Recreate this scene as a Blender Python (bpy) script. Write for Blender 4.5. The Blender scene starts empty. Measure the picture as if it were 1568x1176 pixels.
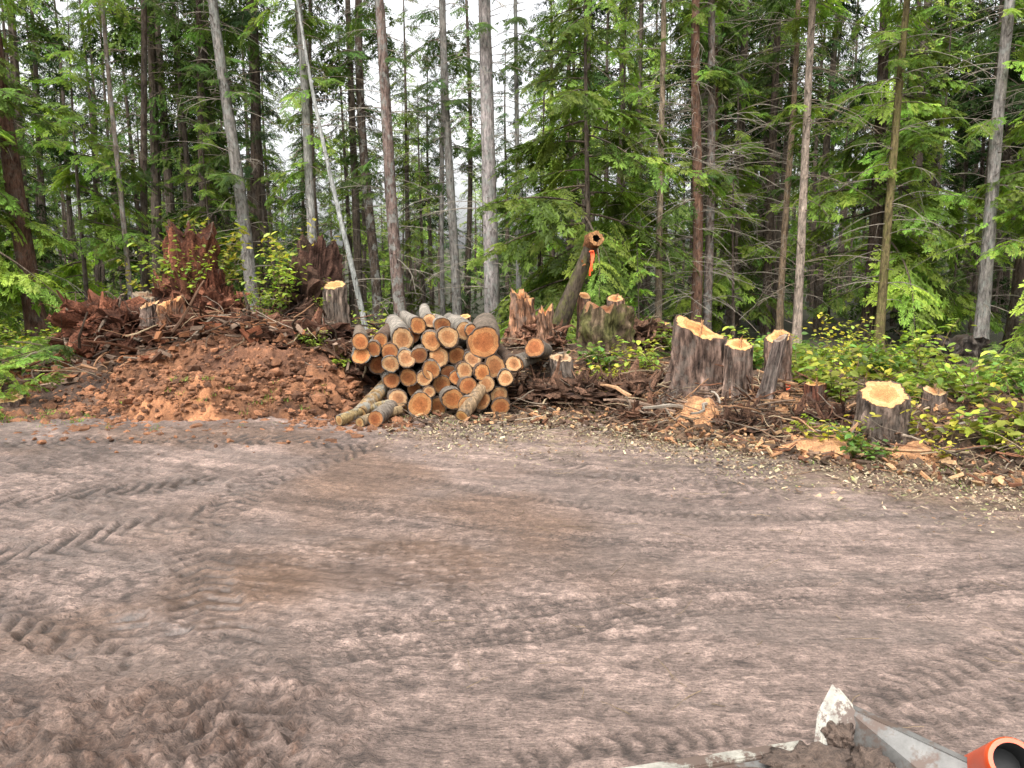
import bpy, math, random
import numpy as np
from mathutils import Vector, Matrix, Euler
R = random.Random(7)
NR = np.random.RandomState(7)
scene = bpy.context.scene

# ---------------------------------------------------------------- noise
_T = NR.rand(512, 512)
def vn(x, y, seed=0):
    x = np.asarray(x, float) + seed*37.17; y = np.asarray(y, float) + seed*91.73
    xi = np.floor(x).astype(int); yi = np.floor(y).astype(int)
    fx = x-xi; fy = y-yi
    fx = fx*fx*(3-2*fx); fy = fy*fy*(3-2*fy)
    a = _T[xi & 511, yi & 511]; b = _T[(xi+1) & 511, yi & 511]
    c = _T[xi & 511, (yi+1) & 511]; d = _T[(xi+1) & 511, (yi+1) & 511]
    return (a*(1-fx)+b*fx)*(1-fy)+(c*(1-fx)+d*fx)*fy
def fbm(x, y, o=4, seed=0):
    s = 0; a = .5; f = 1
    for i in range(o):
        s = s+a*(vn(x*f, y*f, seed+i)-.5); a *= .5; f *= 2.03
    return s*2
def ss(a, b, x):
    t = np.clip((np.asarray(x, float)-a)/(b-a), 0, 1); return t*t*(3-2*t)

# ---------------------------------------------------------------- terrain
def edge(x):
    return np.interp(x, [-30, -9, -2, 1, 2.1, 3.8, 5.4, 8, 20], [11.0, 11.4, 12.3, 12.1, 11.0, 9.6, 8.4, 7.2, 3])
def H(x, y):
    x = np.asarray(x, float); y = np.asarray(y, float)
    d = y-edge(x)
    h = ss(-.2, 3, d)*.42*(1-.6*ss(6, 11, d))
    h = h+ss(0, 1.2, d)*(fbm(x*.8, y*.8, 3, 5)*.28)
    h = h+.42*np.exp(-(((x-1.5)/2.2)**2+((y-15.6)/1.5)**2))
    h = h+.55*np.exp(-(((x+5.2)/3.0)**2+((y-15.8)/1.6)**2))
    h = h+.18*np.exp(-(((x-2.6)/1.0)**2+((y-12.2)/.8)**2))
    h = h-1.0*ss(24, 45, y)*ss(2, -12, x)
    h = h+ss(85, 190, y)*9
    return h
def Hm(x, y):
    x = np.asarray(x, float); y = np.asarray(y, float)
    a = ((x+4.8)/3.5); b = ((y-13.5)/2.2)
    r = np.sqrt(a*a+b*b)+fbm(x*.9, y*.9, 3, 21)*.3
    h = 1.08*ss(1.02, .15, r)
    return h-.12
def HG(x, y):
    return np.maximum(H(x, y), Hm(x, y)+H(x, y)*.5)
def hg(x, y): return float(HG(x, y))

# ---------------------------------------------------------------- mesh builder
class MB:
    def __init__(s): s.V = []; s.F = []; s.C = []; s.M = []; s.n = 0
    def add(s, V, F, col, mat=0):
        V = np.asarray(V, float).reshape(-1, 3); F = np.asarray(F, int)
        n = len(V)
        c = np.ones((n, 4)); col = np.asarray(col, float)
        if col.ndim == 1: c[:, :len(col)] = col
        else: c[:, :col.shape[1]] = col
        s.V.append(V); s.C.append(c); s.F.append(F+s.n); s.M.append(np.full(len(F), mat)); s.n += n
    def mesh(s, name, mats, smooth=True):
        me = bpy.data.meshes.new(name)
        V = np.concatenate(s.V); C = np.concatenate(s.C)
        tot = np.concatenate([np.full(len(f), f.shape[1]) for f in s.F])
        idx = np.concatenate([f.ravel() for f in s.F]); M = np.concatenate(s.M)
        me.vertices.add(len(V)); me.vertices.foreach_set('co', V.ravel())
        me.loops.add(len(idx)); me.loops.foreach_set('vertex_index', idx)
        me.polygons.add(len(tot))
        st = np.concatenate([[0], np.cumsum(tot)[:-1]])
        me.polygons.foreach_set('loop_start', st); me.polygons.foreach_set('loop_total', tot)
        for m in mats: me.materials.append(m)
        me.polygons.foreach_set('material_index', M)
        me.polygons.foreach_set('use_smooth', np.full(len(tot), smooth))
        a = me.color_attributes.new('Col', 'FLOAT_COLOR', 'POINT')
        a.data.foreach_set('color', C.ravel())
        me.update(calc_edges=True)
        return me
def obj(name, data, loc=(0, 0, 0), parent=None, rot=None, sc=None):
    o = bpy.data.objects.new(name, data); scene.collection.objects.link(o)
    o.location = loc
    if rot is not None: o.rotation_euler = rot
    if sc is not None: o.scale = (sc, sc, sc) if not hasattr(sc, '__len__') else sc
    if parent: o.parent = parent
    return o

def frames(P):
    T = np.gradient(P, axis=0); T /= np.linalg.norm(T, axis=1)[:, None]+1e-9
    m = np.abs(T.mean(0)); ref = np.eye(3)[int(np.argmin(m))]
    N = np.cross(T, ref); N /= np.linalg.norm(N, axis=1)[:, None]+1e-9
    B = np.cross(T, N)
    return T, N, B
def tube(mb, P, r, n=6, col=(1, 1, 1), mat=0, rough=0, cap=False, sy=1.0):
    P = np.asarray(P, float); k = len(P); r = np.broadcast_to(np.asarray(r, float), (k,))
    T, N, B = frames(P)
    a = np.arange(n)*2*math.pi/n
    rr = r[:, None]*np.ones(n)
    if rough: rr = rr*(1+rough*(NR.rand(k, n)-.5)*2)
    V = P[:, None, :]+rr[..., None]*(np.cos(a)[None, :, None]*N[:, None, :]+sy*np.sin(a)[None, :, None]*B[:, None, :])
    i = np.arange(k-1)[:, None]*n; j = np.arange(n)[None, :]; j2 = (j+1) % n
    F = np.stack([i+j, i+j2, i+n+j2, i+n+j], -1).reshape(-1, 4)
    mb.add(V.reshape(-1, 3), F, col, mat)
    if cap:
        for e in (0, k-1):
            ring = V[e]; Vc = np.vstack([ring, P[e][None]])
            Fc = np.array([[q, (q+1) % n, n] for q in range(n)])
            mb.add(Vc, Fc, col, mat)
    return V

def cutcap(mb, ring, center, col, matw, matb, bark=.06, bump=0.0):
    """end-grain disc: thin bark rim then rings with alpha = radius fraction"""
    n = len(ring); c = np.asarray(center)
    r2 = c+(ring-c)*(1-bark*(.6+.8*NR.rand(n, 1)))
    j = np.arange(n); j2 = (j+1) % n
    mb.add(np.vstack([ring, r2]), np.stack([j, j2, n+j2, n+j], -1), (.12, .075, .05), matb)
    fr = [1, .75, .5, .25]
    V = np.vstack([c+(r2-c)*f for f in fr]+[c[None]])
    A = np.concatenate([np.full(n, f) for f in fr]+[[0.0]])
    C = np.ones((len(V), 4)); C[:, :3] = col; C[:, 3] = A
    F = []
    for q in range(3): F.append(np.stack([q*n+j, q*n+j2, (q+1)*n+j2, (q+1)*n+j], -1))
    base = mb.n
    mb.add(V, np.concatenate(F), C, matw)
    mb.F.append(np.stack([3*n+j, 3*n+j2, np.full(n, 4*n)], -1)+base); mb.M.append(np.full(n, matw))

# ---------------------------------------------------------------- materials
def newmat(name):
    m = bpy.data.materials.new(name); m.use_nodes = True
    nt = m.node_tree; nt.nodes.clear()
    out = nt.nodes.new('ShaderNodeOutputMaterial')
    return m, nt, out
def nd(nt, t, **k):
    n = nt.nodes.new(t)
    for a, b in k.items(): setattr(n, a, b)
    return n
def noise(nt, vec, scale, detail=4, rough=.6):
    n = nd(nt, 'ShaderNodeTexNoise'); n.inputs['Scale'].default_value = scale
    n.inputs['Detail'].default_value = detail; n.inputs['Roughness'].default_value = rough
    if vec: nt.links.new(vec, n.inputs['Vector'])
    return n.outputs['Fac']
def mr(nt, v, a, b, c, d):
    n = nd(nt, 'ShaderNodeMapRange'); nt.links.new(v, n.inputs[0])
    for i, q in zip((1, 2, 3, 4), (a, b, c, d)): n.inputs[i].default_value = q
    return n.outputs[0]
def vmul(nt, c, f):
    n = nd(nt, 'ShaderNodeVectorMath', operation='SCALE'); nt.links.new(c, n.inputs[0])
    if isinstance(f, float): n.inputs['Scale'].default_value = f
    else: nt.links.new(f, n.inputs['Scale'])
    return n.outputs[0]
def mixc(nt, f, a, b):
    n = nd(nt, 'ShaderNodeMix', data_type='RGBA')
    if isinstance(f, float): n.inputs[0].default_value = f
    else: nt.links.new(f, n.inputs[0])
    for i, q in ((6, a), (7, b)):
        if isinstance(q, tuple): n.inputs[i].default_value = (*q, 1)
        else: nt.links.new(q, n.inputs[i])
    return n.outputs[2]
def coords(nt, scale=(1, 1, 1), rot=0):
    tc = nd(nt, 'ShaderNodeTexCoord'); mp = nd(nt, 'ShaderNodeMapping'); mp.inputs['Scale'].default_value = scale
    mp.inputs['Rotation'].default_value = (0, 0, rot)
    nt.links.new(tc.outputs['Object'], mp.inputs['Vector']); return mp.outputs[0]
def bump(nt, h, s, dist):
    b = nd(nt, 'ShaderNodeBump'); b.inputs['Distance'].default_value = dist
    if isinstance(s, (int, float)): b.inputs['Strength'].default_value = s
    else: nt.links.new(s, b.inputs['Strength'])
    nt.links.new(h, b.inputs['Height']); return b.outputs[0]

def mat_bark(name, sc=(10, 10, 2.4), lichen=None, dist=.05, spec=.15, lo=.12, hi=1.25, lsc=5.0, lamt=.75):
    m, nt, out = newmat(name)
    at = nd(nt, 'ShaderNodeAttribute', attribute_name='Col')
    v = coords(nt, sc); n1 = noise(nt, v, 1.7, 7, .75)
    v2 = coords(nt, (1, 1, .8)); n2 = noise(nt, v2, lsc, 6, .72); n3 = noise(nt, v2, 1.1, 3, .6)
    f = mr(nt, n1, .34, .66, lo, hi)
    c = vmul(nt, at.outputs['Color'], f)
    c = vmul(nt, c, mr(nt, n3, .3, .7, .6, 1.3))
    if lichen:
        lm = mr(nt, n2, .5, .58, 0, lamt)
        lc = nd(nt, 'ShaderNodeRGB'); lc.outputs[0].default_value = (*lichen, 1)
        c = mixc(nt, lm, c, vmul(nt, lc.outputs[0], mr(nt, n1, .3, .7, .55, 1.2)))
    p = nd(nt, 'ShaderNodeBsdfPrincipled'); nt.links.new(c, p.inputs['Base Color'])
    p.inputs['Roughness'].default_value = .9; p.inputs['Specular IOR Level'].default_value = spec
    nt.links.new(bump(nt, n1, 1.0, dist), p.inputs['Normal'])
    nt.links.new(p.outputs[0], out.inputs[0]); return m
M_bark = mat_bark('bark_grey_lichen', lichen=(.26, .265, .24))
M_barkb = mat_bark('bark_brown', lichen=(.15, .13, .11), lamt=.45)
M_barkmoss = mat_bark('bark_mossy', lichen=(.12, .12, .035), lamt=.6)
M_twig = mat_bark('twig_wood', (30, 30, 30), dist=.003, lo=.4, hi=1.0)
M_root = mat_bark('root_wood', (14, 14, 14), dist=.05, lo=.2, hi=1.25)

def mat_cut():
    m, nt, out = newmat('cut_wood_end_grain')
    at = nd(nt, 'ShaderNodeAttribute', attribute_name='Col')
    v = coords(nt); nz = noise(nt, v, 5, 4, .65); nf = noise(nt, v, 45, 3, .7)
    ad = nd(nt, 'ShaderNodeMath', operation='MULTIPLY_ADD'); nt.links.new(nz, ad.inputs[0]); ad.inputs[1].default_value = .3
    nt.links.new(at.outputs['Alpha'], ad.inputs[2])
    sn = nd(nt, 'ShaderNodeMath', operation='MULTIPLY'); nt.links.new(ad.outputs[0], sn.inputs[0]); sn.inputs[1].default_value = 60
    s2 = nd(nt, 'ShaderNodeMath', operation='SINE'); nt.links.new(sn.outputs[0], s2.inputs[0])
    ring = mr(nt, s2.outputs[0], -1, 1, .8, 1.05)
    ramp = nd(nt, 'ShaderNodeValToRGB'); nt.links.new(ad.outputs[0], ramp.inputs[0])
    e = ramp.color_ramp.elements
    e[0].position = .14; e[0].color = (.35, .25, .18, 1)
    e[1].position = 1.0; e[1].color = (.95, .95, .85, 1)
    q = e.new(.22); q.color = (.72, .52, .40, 1)
    q = e.new(.78); q.color = (.85, .68, .55, 1)
    q = e.new(.88); q.color = (1.05, 1.08, 1.0, 1)
    c1 = nd(nt, 'ShaderNodeVectorMath', operation='MULTIPLY'); nt.links.new(at.outputs['Color'], c1.inputs[0]); nt.links.new(ramp.outputs[0], c1.inputs[1])
    c = vmul(nt, c1.outputs[0], ring); c = vmul(nt, c, mr(nt, nf, .3, .7, .62, 1.2)); c = vmul(nt, c, mr(nt, nz, .3, .7, .6, 1.2)); c = vmul(nt, c, .80)
    p = nd(nt, 'ShaderNodeBsdfPrincipled'); nt.links.new(c, p.inputs['Base Color']); p.inputs['Roughness'].default_value = .75
    p.inputs['Specular IOR Level'].default_value = .2
    nt.links.new(bump(nt, nf, .4, .004), p.inputs['Normal']); nt.links.new(p.outputs[0], out.inputs[0]); return m
M_cut = mat_cut()

def mat_leaf(name, tr=.35, rough=.5, nsc=1.2, gain=1.0):
    m, nt, out = newmat(name)
    at = nd(nt, 'ShaderNodeAttribute', attribute_name='Col')
    oi = nd(nt, 'ShaderNodeObjectInfo')
    c = at.outputs['Color']
    if nsc:
        v = coords(nt); n1 = noise(nt, v, nsc, 2)
        c = vmul(nt, c, mr(nt, n1, .3, .7, .55, 1.4))
    c = vmul(nt, c, mr(nt, oi.outputs['Random'], 0, 1, .6*gain, 1.35*gain))
    if tr == 0:
        d = nd(nt, 'ShaderNodeBsdfDiffuse'); nt.links.new(c, d.inputs[0]); nt.links.new(d.outputs[0], out.inputs[0]); return m
    p = nd(nt, 'ShaderNodeBsdfPrincipled'); nt.links.new(c, p.inputs['Base Color']); p.inputs['Roughness'].default_value = rough
    p.inputs['Specular IOR Level'].default_value = .22
    t = nd(nt, 'ShaderNodeBsdfTranslucent')
    tm = nd(nt, 'ShaderNodeVectorMath', operation='MULTIPLY'); nt.links.new(c, tm.inputs[0]); tm.inputs[1].default_value = (1.5, 1.6, .8)
    nt.links.new(tm.outputs[0], t.inputs[0])
    mx = nd(nt, 'ShaderNodeMixShader'); mx.inputs[0].default_value = tr
    nt.links.new(p.outputs[0], mx.inputs[1]); nt.links.new(t.outputs[0], mx.inputs[2]); nt.links.new(mx.outputs[0], out.inputs[0]); return m
M_needle = mat_leaf('conifer_needles', .42)
M_needle_far = mat_leaf('conifer_needles_matte', 0, nsc=0, gain=1.05)
M_leaf = mat_leaf('broad_leaves', .4, .45)

def mat_soil(name, rmin=.45, rmax=.95, nscale=14, bd=.02, bs=.8, k=1.0, streak=False):
    m, nt, out = newmat(name)
    at = nd(nt, 'ShaderNodeAttribute', attribute_name='Col')
    v = coords(nt); n1 = noise(nt, v, nscale, 8, .75); n2 = noise(nt, v, 2.2, 4, .6); n3 = noise(nt, v, 60, 4, .7)
    c = vmul(nt, at.outputs['Color'], mr(nt, n1, .36, .64, .6, 1.3))
    c = vmul(nt, c, mr(nt, n2, .3, .7, .8, 1.2)); c = vmul(nt, c, mr(nt, n3, .34, .66, .65, 1.28)); c = vmul(nt, c, k)
    h = n1; st = bs
    if streak:
        vs = coords(nt, (3.2, 15, 1), .16); n4 = noise(nt, vs, 2.6, 6, .72)
        c = vmul(nt, c, mr(nt, n4, .4, .6, .74, 1.14))
        vs2 = coords(nt, (14, 40, 1), .12); n5 = noise(nt, vs2, 1.6, 4, .7)
        c = vmul(nt, c, mr(nt, n5, .34, .44, .36, 1.0))
        hh = nd(nt, 'ShaderNodeMath', operation='ADD'); nt.links.new(n4, hh.inputs[0]); nt.links.new(n1, hh.inputs[1]); h2 = nd(nt, 'ShaderNodeMath', operation='ADD'); nt.links.new(hh.outputs[0], h2.inputs[0]); nt.links.new(n5, h2.inputs[1]); h = h2.outputs[0]
        st = mr(nt, at.outputs['Alpha'], 0, .5, .35, 1.0)
    p = nd(nt, 'ShaderNodeBsdfPrincipled'); nt.links.new(c, p.inputs['Base Color'])
    nt.links.new(mr(nt, at.outputs['Alpha'], 0, 1, rmin, rmax), p.inputs['Roughness'])
    p.inputs['Specular IOR Level'].default_value = .45
    ad = nd(nt, 'ShaderNodeMath', operation='MULTIPLY_ADD'); nt.links.new(n3, ad.inputs[0]); ad.inputs[1].default_value = .35; nt.links.new(h, ad.inputs[2])
    nt.links.new(bump(nt, ad.outputs[0], st, bd), p.inputs['Normal']); nt.links.new(p.outputs[0], out.inputs[0]); return m
M_ground = mat_soil('muddy_ground', .28, .95, 14, .026, 1.0, 1.0, True)
M_dirt = mat_soil('orange_dirt', .9, .95, 9, .05, 1.0)
M_chip = mat_soil('wood_chips', .8, .9, 20, .003, .3, .68)

def simple(name, col, rough=.5, metal=0, nsc=20, lo=.7, hi=1.2, col2=None, t0=.45, t1=.58):
    m, nt, out = newmat(name)
    v = coords(nt); n1 = noise(nt, v, nsc, 6, .7)
    rgb = nd(nt, 'ShaderNodeRGB'); rgb.outputs[0].default_value = (*col, 1)
    c = vmul(nt, rgb.outputs[0], mr(nt, n1, .3, .7, lo, hi))
    if col2:
        n2 = noise(nt, v, nsc*.4, 6, .75); c = mixc(nt, mr(nt, n2, t0, t1, 0, 1), c, col2)
    p = nd(nt, 'ShaderNodeBsdfPrincipled'); nt.links.new(c, p.inputs['Base Color']); p.inputs['Roughness'].default_value = rough; p.inputs['Metallic'].default_value = metal
    nt.links.new(bump(nt, n1, .4, .004), p.inputs['Normal']); nt.links.new(p.outputs[0], out.inputs[0]); return m

# ---------------------------------------------------------------- ground
def spaced(segs):
    o = [segs[0][0]]
    for a, b, st, en in segs:
        x = o[-1]; L = b-a
        while x < b-1e-6:
            s = st+(en-st)*max(0, (x-a)/L); x += s; o.append(min(x, b))
    return np.array(o)
xr = spaced([(0, 5, .013, .018), (5, 14, .03, .12), (14, 60, .3, 4), (60, 400, 10, 60)])
xs = np.concatenate([-xr[::-1], xr[1:]])
ys = spaced([(-60, 0, 8, 1), (0, 2.3, .4, .05), (2.3, 6.5, .013, .015), (6.5, 14.5, .02, .04), (14.5, 30, .1, .6), (30, 500, 1.5, 40)])
X, Y = np.meshgrid(xs, ys)
Z = H(X, Y)
road = 1-ss(-.3, .3, Y-edge(X)+fbm(X*1.5, Y*1.5, 3, 3)*.8)
dd = Y-edge(X)
def curve_coords(P):
    P = np.array(P, float)
    t = np.linspace(0, len(P)-1, 30); i = np.clip(t.astype(int), 0, len(P)-2); f = (t-i)[:, None]
    p0 = P[np.clip(i-1, 0, len(P)-1)]; p1 = P[i]; p2 = P[i+1]; p3 = P[np.clip(i+2, 0, len(P)-1)]
    Q = .5*((2*p1)+(-p0+p2)*f+(2*p0-5*p1+4*p2-p3)*f*f+(-p0+3*p1-3*p2+p3)*f**3)
    best = np.full(X.shape, 1e9); S = np.zeros(X.shape); D = np.zeros(X.shape); s0 = 0
    for a, b in zip(Q[:-1], Q[1:]):
        d = b-a; L = math.hypot(*d)
        if L < 1e-6: continue
        tt = ((X-a[0])*d[0]+(Y-a[1])*d[1])/L/L
        tc = np.clip(tt, 0, 1); dx = X-a[0]-tc*d[0]; dy = Y-a[1]-tc*d[1]; di = np.hypot(dx, dy)
        sg = np.sign(d[0]*(Y-a[1])-d[1]*(X-a[0])); m = di < best
        best[m] = di[m]; S[m] = (s0+tc*L)[m]; D[m] = (di*sg)[m]; s0 += L
    return S, D, s0
fine = fbm(X*9, Y*9, 4, 11)
crumb = fbm(X*16, Y*22, 3, 12)
rot = .22
sx = X*math.cos(rot)-Y*math.sin(rot); sy = X*math.sin(rot)+Y*math.cos(rot)-.03*X*X
streak = fbm(sx*1.2, sy*9, 4, 31)
cmask = ss(-.1, .3, fbm(X*.9, Y*1.2, 3, 13))
detail = road*(fine*.010+ss(.12, .35, crumb)*.010*cmask+streak*.013)
broad = road*fbm(X*.7, Y*.7, 3, 41)*.05
dark = np.zeros(X.shape); tz = np.zeros(X.shape); band = np.zeros(X.shape)
wob1 = fbm(X*2, Y*2, 2, 51); wob2 = fbm(X*2.4, Y*2.4, 3, 71); brk = fbm(X*6, Y*6, 3, 62)
def track(P, w, period, depth, ang, dk, wid_noise=.15, side=1, patch=.55, ribs=False, smear=.0):
    S, D, L = curve_coords(P)
    global tz, dark, band
    Dn = D+wob1*wid_noise+brk*smear*.3
    m = ss(w, w*.7, np.abs(Dn))*ss(0, .3, S)*ss(0, .3, L-S)*road
    m = m*np.clip((patch+1.8*vn(X*1.1, Y*1.1, 61)-.4+brk*smear*3)*1.3, 0, 1)
    ph = (S+ang*np.abs(D)*side)/period+wob2*(.35+smear)
    lug = ss(.18, .38, np.abs((ph % 1)-.5)*1.0)
    if ribs:
        rb = ss(.2, .36, np.abs(((D/(w*.5)) % 1)-.5)); lug = np.maximum(rb, lug*.7)
    tz = tz-m*depth*(.3+lug*.7)+ss(w*1.5, w, np.abs(Dn))*ss(w*.7, w, np.abs(Dn))*depth*.3*road*(np.clip(S*3, 0, 1)*np.clip((L-S)*3, 0, 1))
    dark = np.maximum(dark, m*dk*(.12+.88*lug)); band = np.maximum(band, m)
for off in (0, .32):
    track([(-1.5, 4.15+off), (0, 4.62+off), (1.4, 5.0+off), (3.7, 5.42+off), (6, 5.7+off)], .13, .075, .018, .25, .7, .02, patch=.55, ribs=True, smear=.05)
track([(1.2, 3.3), (1.9, 3.85), (3.2, 4.6), (5, 5.3)], .15, .12, .018, .5, .65, .03, patch=.35, smear=.2)
track([(.9, 2.2), (1.4, 3.1), (2.6, 3.9), (5, 4.5)], .14, .12, .016, .5, .55, .03, patch=.3, smear=.2)
track([(-.8, 3.1), (.4, 3.4), (1.3, 3.6)], .12, .1, .02, .5, .8, .04, patch=.1, smear=.2)
track([(-2.2, 7.6), (0, 6.6), (2, 6.2), (6, 6.2)], .14, .09, .018, .4, .65, .04, patch=.35, ribs=True, smear=.1)
track([(-1.5, 8.6), (0, 7.7), (2, 7.0), (6, 6.9)], .14, .1, .018, .4, .65, .04, patch=.35, smear=.1)
track([(-.2, 10.5), (.6, 9), (2, 8.0), (5, 7.3)], .2, .13, .018, .4, .55, .1, patch=.2, smear=.1)
track([(-2.4, 9.5), (-.5, 8.9), (1.5, 8.3), (3.5, 7.9)], .12, .1, .015, .4, .5, .05, patch=.2, ribs=True)
track([(-1.6, 4.1), (-2.2, 5.4), (-2.65, 7.0), (-2.55, 8.6), (-1.6, 10.2)], .26, .17, .035, .8, .9, patch=.4, smear=.3)
track([(-2.5, 7.2), (-3.5, 6.3), (-4.8, 5.4), (-7, 4.6)], .4, .18, .035, .8, 1, smear=.3)
track([(-3.1, 8.4), (-4.2, 7.6), (-5.8, 6.9), (-9, 6.2)], .3, .18, .035, .8, .9, smear=.3)
track([(-1.6, 9.9), (-3.5, 10.3), (-6, 10.2), (-10, 9.5)], .32, .18, .035, .8, 1, smear=.3)
track([(-.75, 2.0), (-1.0, 3.1), (-1.9, 4.2), (-3.6, 5.0), (-6, 5.3)], .3, .15, .045, .8, .9, patch=.4, smear=.35)
track([(-1.7, 2.0), (-2.1, 3.0), (-3.2, 3.9), (-6, 4.3)], .26, .15, .04, .8, .8, patch=.3, smear=.35)
Z += detail*(1-.6*band)+broad+tz
cm = ss(-.6, -1.1, X+.25*(Y-3)+fbm(X*2, Y*2, 3, 81)*.5)*ss(4.4, 3.9, Y+fbm(X*2, Y*2, 3, 82)*.5)*road
cl = np.abs(fbm(X*4.5, Y*4.5, 4, 83)); cl2 = fbm(X*14, Y*14, 3, 84)
Z += cm*(cl*.06+cl2*.04+ss(.02, .22, cl2)*.022)
lm = ss(-1.8, -4, X)*ss(4, 5, Y)*road
Z += lm*(np.abs(fbm(X*4, Y*4, 4, 85))*.05+cl2*.015)
off = (1-road)
Z += off*ss(20, 12, Y)*(fbm(X*5, Y*5, 4, 91)*.12+cl2*.05)
def c3(*c): return np.array(c)
light = c3(.262, .188, .155); darkc = c3(.052, .037, .029)
col = np.ones(X.shape+(3,))*light
big = fbm(X*.6, Y*.9, 3, 101)
col = col*(1+.5*streak[..., None]+.35*big[..., None]+.45*fine[..., None])  # fine also darkens its own low spots, shading put into the colour
col = col*(1-.45*(cmask*ss(.0, .3, -crumb))[..., None])  # shade painted into the hollows between crumbs
g = ss(0, .3, fbm(sx*.5, sy*2.2, 4, 103))[..., None]*.55
col = col*(1-g)+c3(.125, .095, .08)*g
r_ = (ss(.0, .4, fbm(X*.5+3, Y*.5, 3, 105)+ss(1.2, 4.5, X)*.4-ss(3, 9, Y)*.1))[..., None]*.75
col = col*(1-r_)+c3(.185, .112, .074)*r_*(1+.5*streak[..., None])
puddle = np.exp(-(((X+1.1)/1.0)**2+((Y-5.8)/.8)**2))+np.exp(-(((X+1.9)/.9)**2+((Y-4.9)/.4)**2))*.7+np.exp(-(((X+.2)/1.2)**2+((Y-8.8)/.5)**2))*.6
puddle = ss(.3, .8, puddle+fbm(X*2, Y*4, 4, 106)*.7)*road
col = col*(1-.35*puddle[..., None])
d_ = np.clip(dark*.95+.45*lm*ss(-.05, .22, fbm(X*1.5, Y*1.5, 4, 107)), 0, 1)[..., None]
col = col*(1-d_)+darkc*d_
c_ = (cm*(.4+.6*ss(.14, .0, cl)))[..., None]*.85
col = col*(1-c_)+c3(.085, .047, .031)*c_*(1+1.2*cl2[..., None])
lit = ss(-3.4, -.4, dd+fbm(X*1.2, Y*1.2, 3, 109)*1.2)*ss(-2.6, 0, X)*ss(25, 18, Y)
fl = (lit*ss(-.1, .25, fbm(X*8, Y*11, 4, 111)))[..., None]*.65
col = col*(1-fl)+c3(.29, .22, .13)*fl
o_ = off[..., None]
fcol = c3(.085, .046, .027)*(1+1.2*fbm(X*3, Y*3, 4, 113)[..., None])
gr = ss(15, 22, Y)[..., None]
fcol = fcol*(1-gr)+c3(.03, .035, .014)*gr
col = col*(1-o_*.92)+fcol*o_*.92
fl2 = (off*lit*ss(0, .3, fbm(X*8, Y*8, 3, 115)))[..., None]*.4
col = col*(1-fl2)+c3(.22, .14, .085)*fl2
col = np.clip(col, .01, .9)
wet = np.clip(1-road*np.clip(g[..., 0]*.4+d_[..., 0]*.3+.40+puddle*.5-.3*lit, 0, 1), 0, 1)
ny, nx = X.shape
ii = (np.arange(ny-1)[:, None]*nx+np.arange(nx-1)[None, :]).ravel()
F = np.stack([ii, ii+1, ii+nx+1, ii+nx], -1)
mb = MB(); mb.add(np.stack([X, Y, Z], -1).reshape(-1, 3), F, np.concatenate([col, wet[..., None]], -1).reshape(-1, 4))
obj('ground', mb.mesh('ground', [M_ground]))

# ---------------------------------------------------------------- dirt mound
gx = np.arange(-9.4, -1.0, .026); gy = np.arange(10.8, 16.6, .028)
GX, GY = np.meshgrid(gx, gy)
GZ = Hm(GX, GY)+H(GX, GY)*.5
mm = ss(-.1, .1, Hm(GX, GY))
mw = fbm(GX*1.5, GY*1.5, 2, 206)*.8
GZ += (fbm(GX*1.6+mw, GY*1.6-mw, 3, 201)*.22+fbm(GX*5, GY*5, 4, 202)*.11+ss(.05, .25, fbm(GX*9, GY*9, 3, 205))*.055-.04)*mm
GZ -= .04
mc = np.ones(GX.shape+(3,))*c3(.27, .118, .053)
mc *= (1+.8*fbm(GX*1.6, GY*1.6, 4, 203))[..., None]*(1+1.1*fbm(GX*5, GY*5, 4, 202))[..., None]
k = ss(.40, .85, GZ+fbm(GX*2, GY*2, 3, 204)*.5)[..., None]
mc = mc*(1-k*.75)+c3(.10, .045, .026)*k*.75
nyy, nxx = GX.shape
ii = (np.arange(nyy-1)[:, None]*nxx+np.arange(nxx-1)[None, :]).ravel()
mb = MB(); mb.add(np.stack([GX, GY, GZ], -1).reshape(-1, 3), np.stack([ii, ii+1, ii+nxx+1, ii+nxx], -1), np.clip(mc, .01, .9).reshape(-1, 3))
obj('dirt_mound', mb.mesh('dirt_mound', [M_dirt]))

import bmesh
def ico(sub):
    bm = bmesh.new(); bmesh.ops.create_icosphere(bm, subdivisions=sub, radius=1)
    V = np.array([v.co[:] for v in bm.verts]); F_ = np.array([[v.index for v in f.verts] for f in bm.faces]); bm.free(); return V, F_
I1 = ico(1); I2 = ico(2); I4 = ico(4)
mb = MB()
for i in range(5000):
    if i < 4200:
        x = R.uniform(-8.9, -1.5); y = R.gauss(12.2, .8); z = hg(x, y)
        c = np.array((.26, .115, .055))*R.uniform(.35, 1.3)
    else:
        x = R.uniform(-2, 8); y = float(edge(x))+R.gauss(.4, .8); z = hg(x, y)
        c = np.array((.13, .075, .05))*R.uniform(.4, 1.3)
    s = R.choice([.010, .014, .02, .025, .03, .045, .055])*R.uniform(.7, 1.3)
    if R.random() < .02: s = R.uniform(.07, .13)
    V = I1[0]*(1+.45*(NR.rand(len(I1[0]), 1)-.5)*2)*s*np.array([1, R.uniform(.6, 1), R.uniform(.5, .8)])
    mb.add(V+np.array([x, y, z+s*.1]), I1[1], c)
obj('dirt_clods', mb.mesh('dirt_clods', [M_dirt], False))

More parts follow.
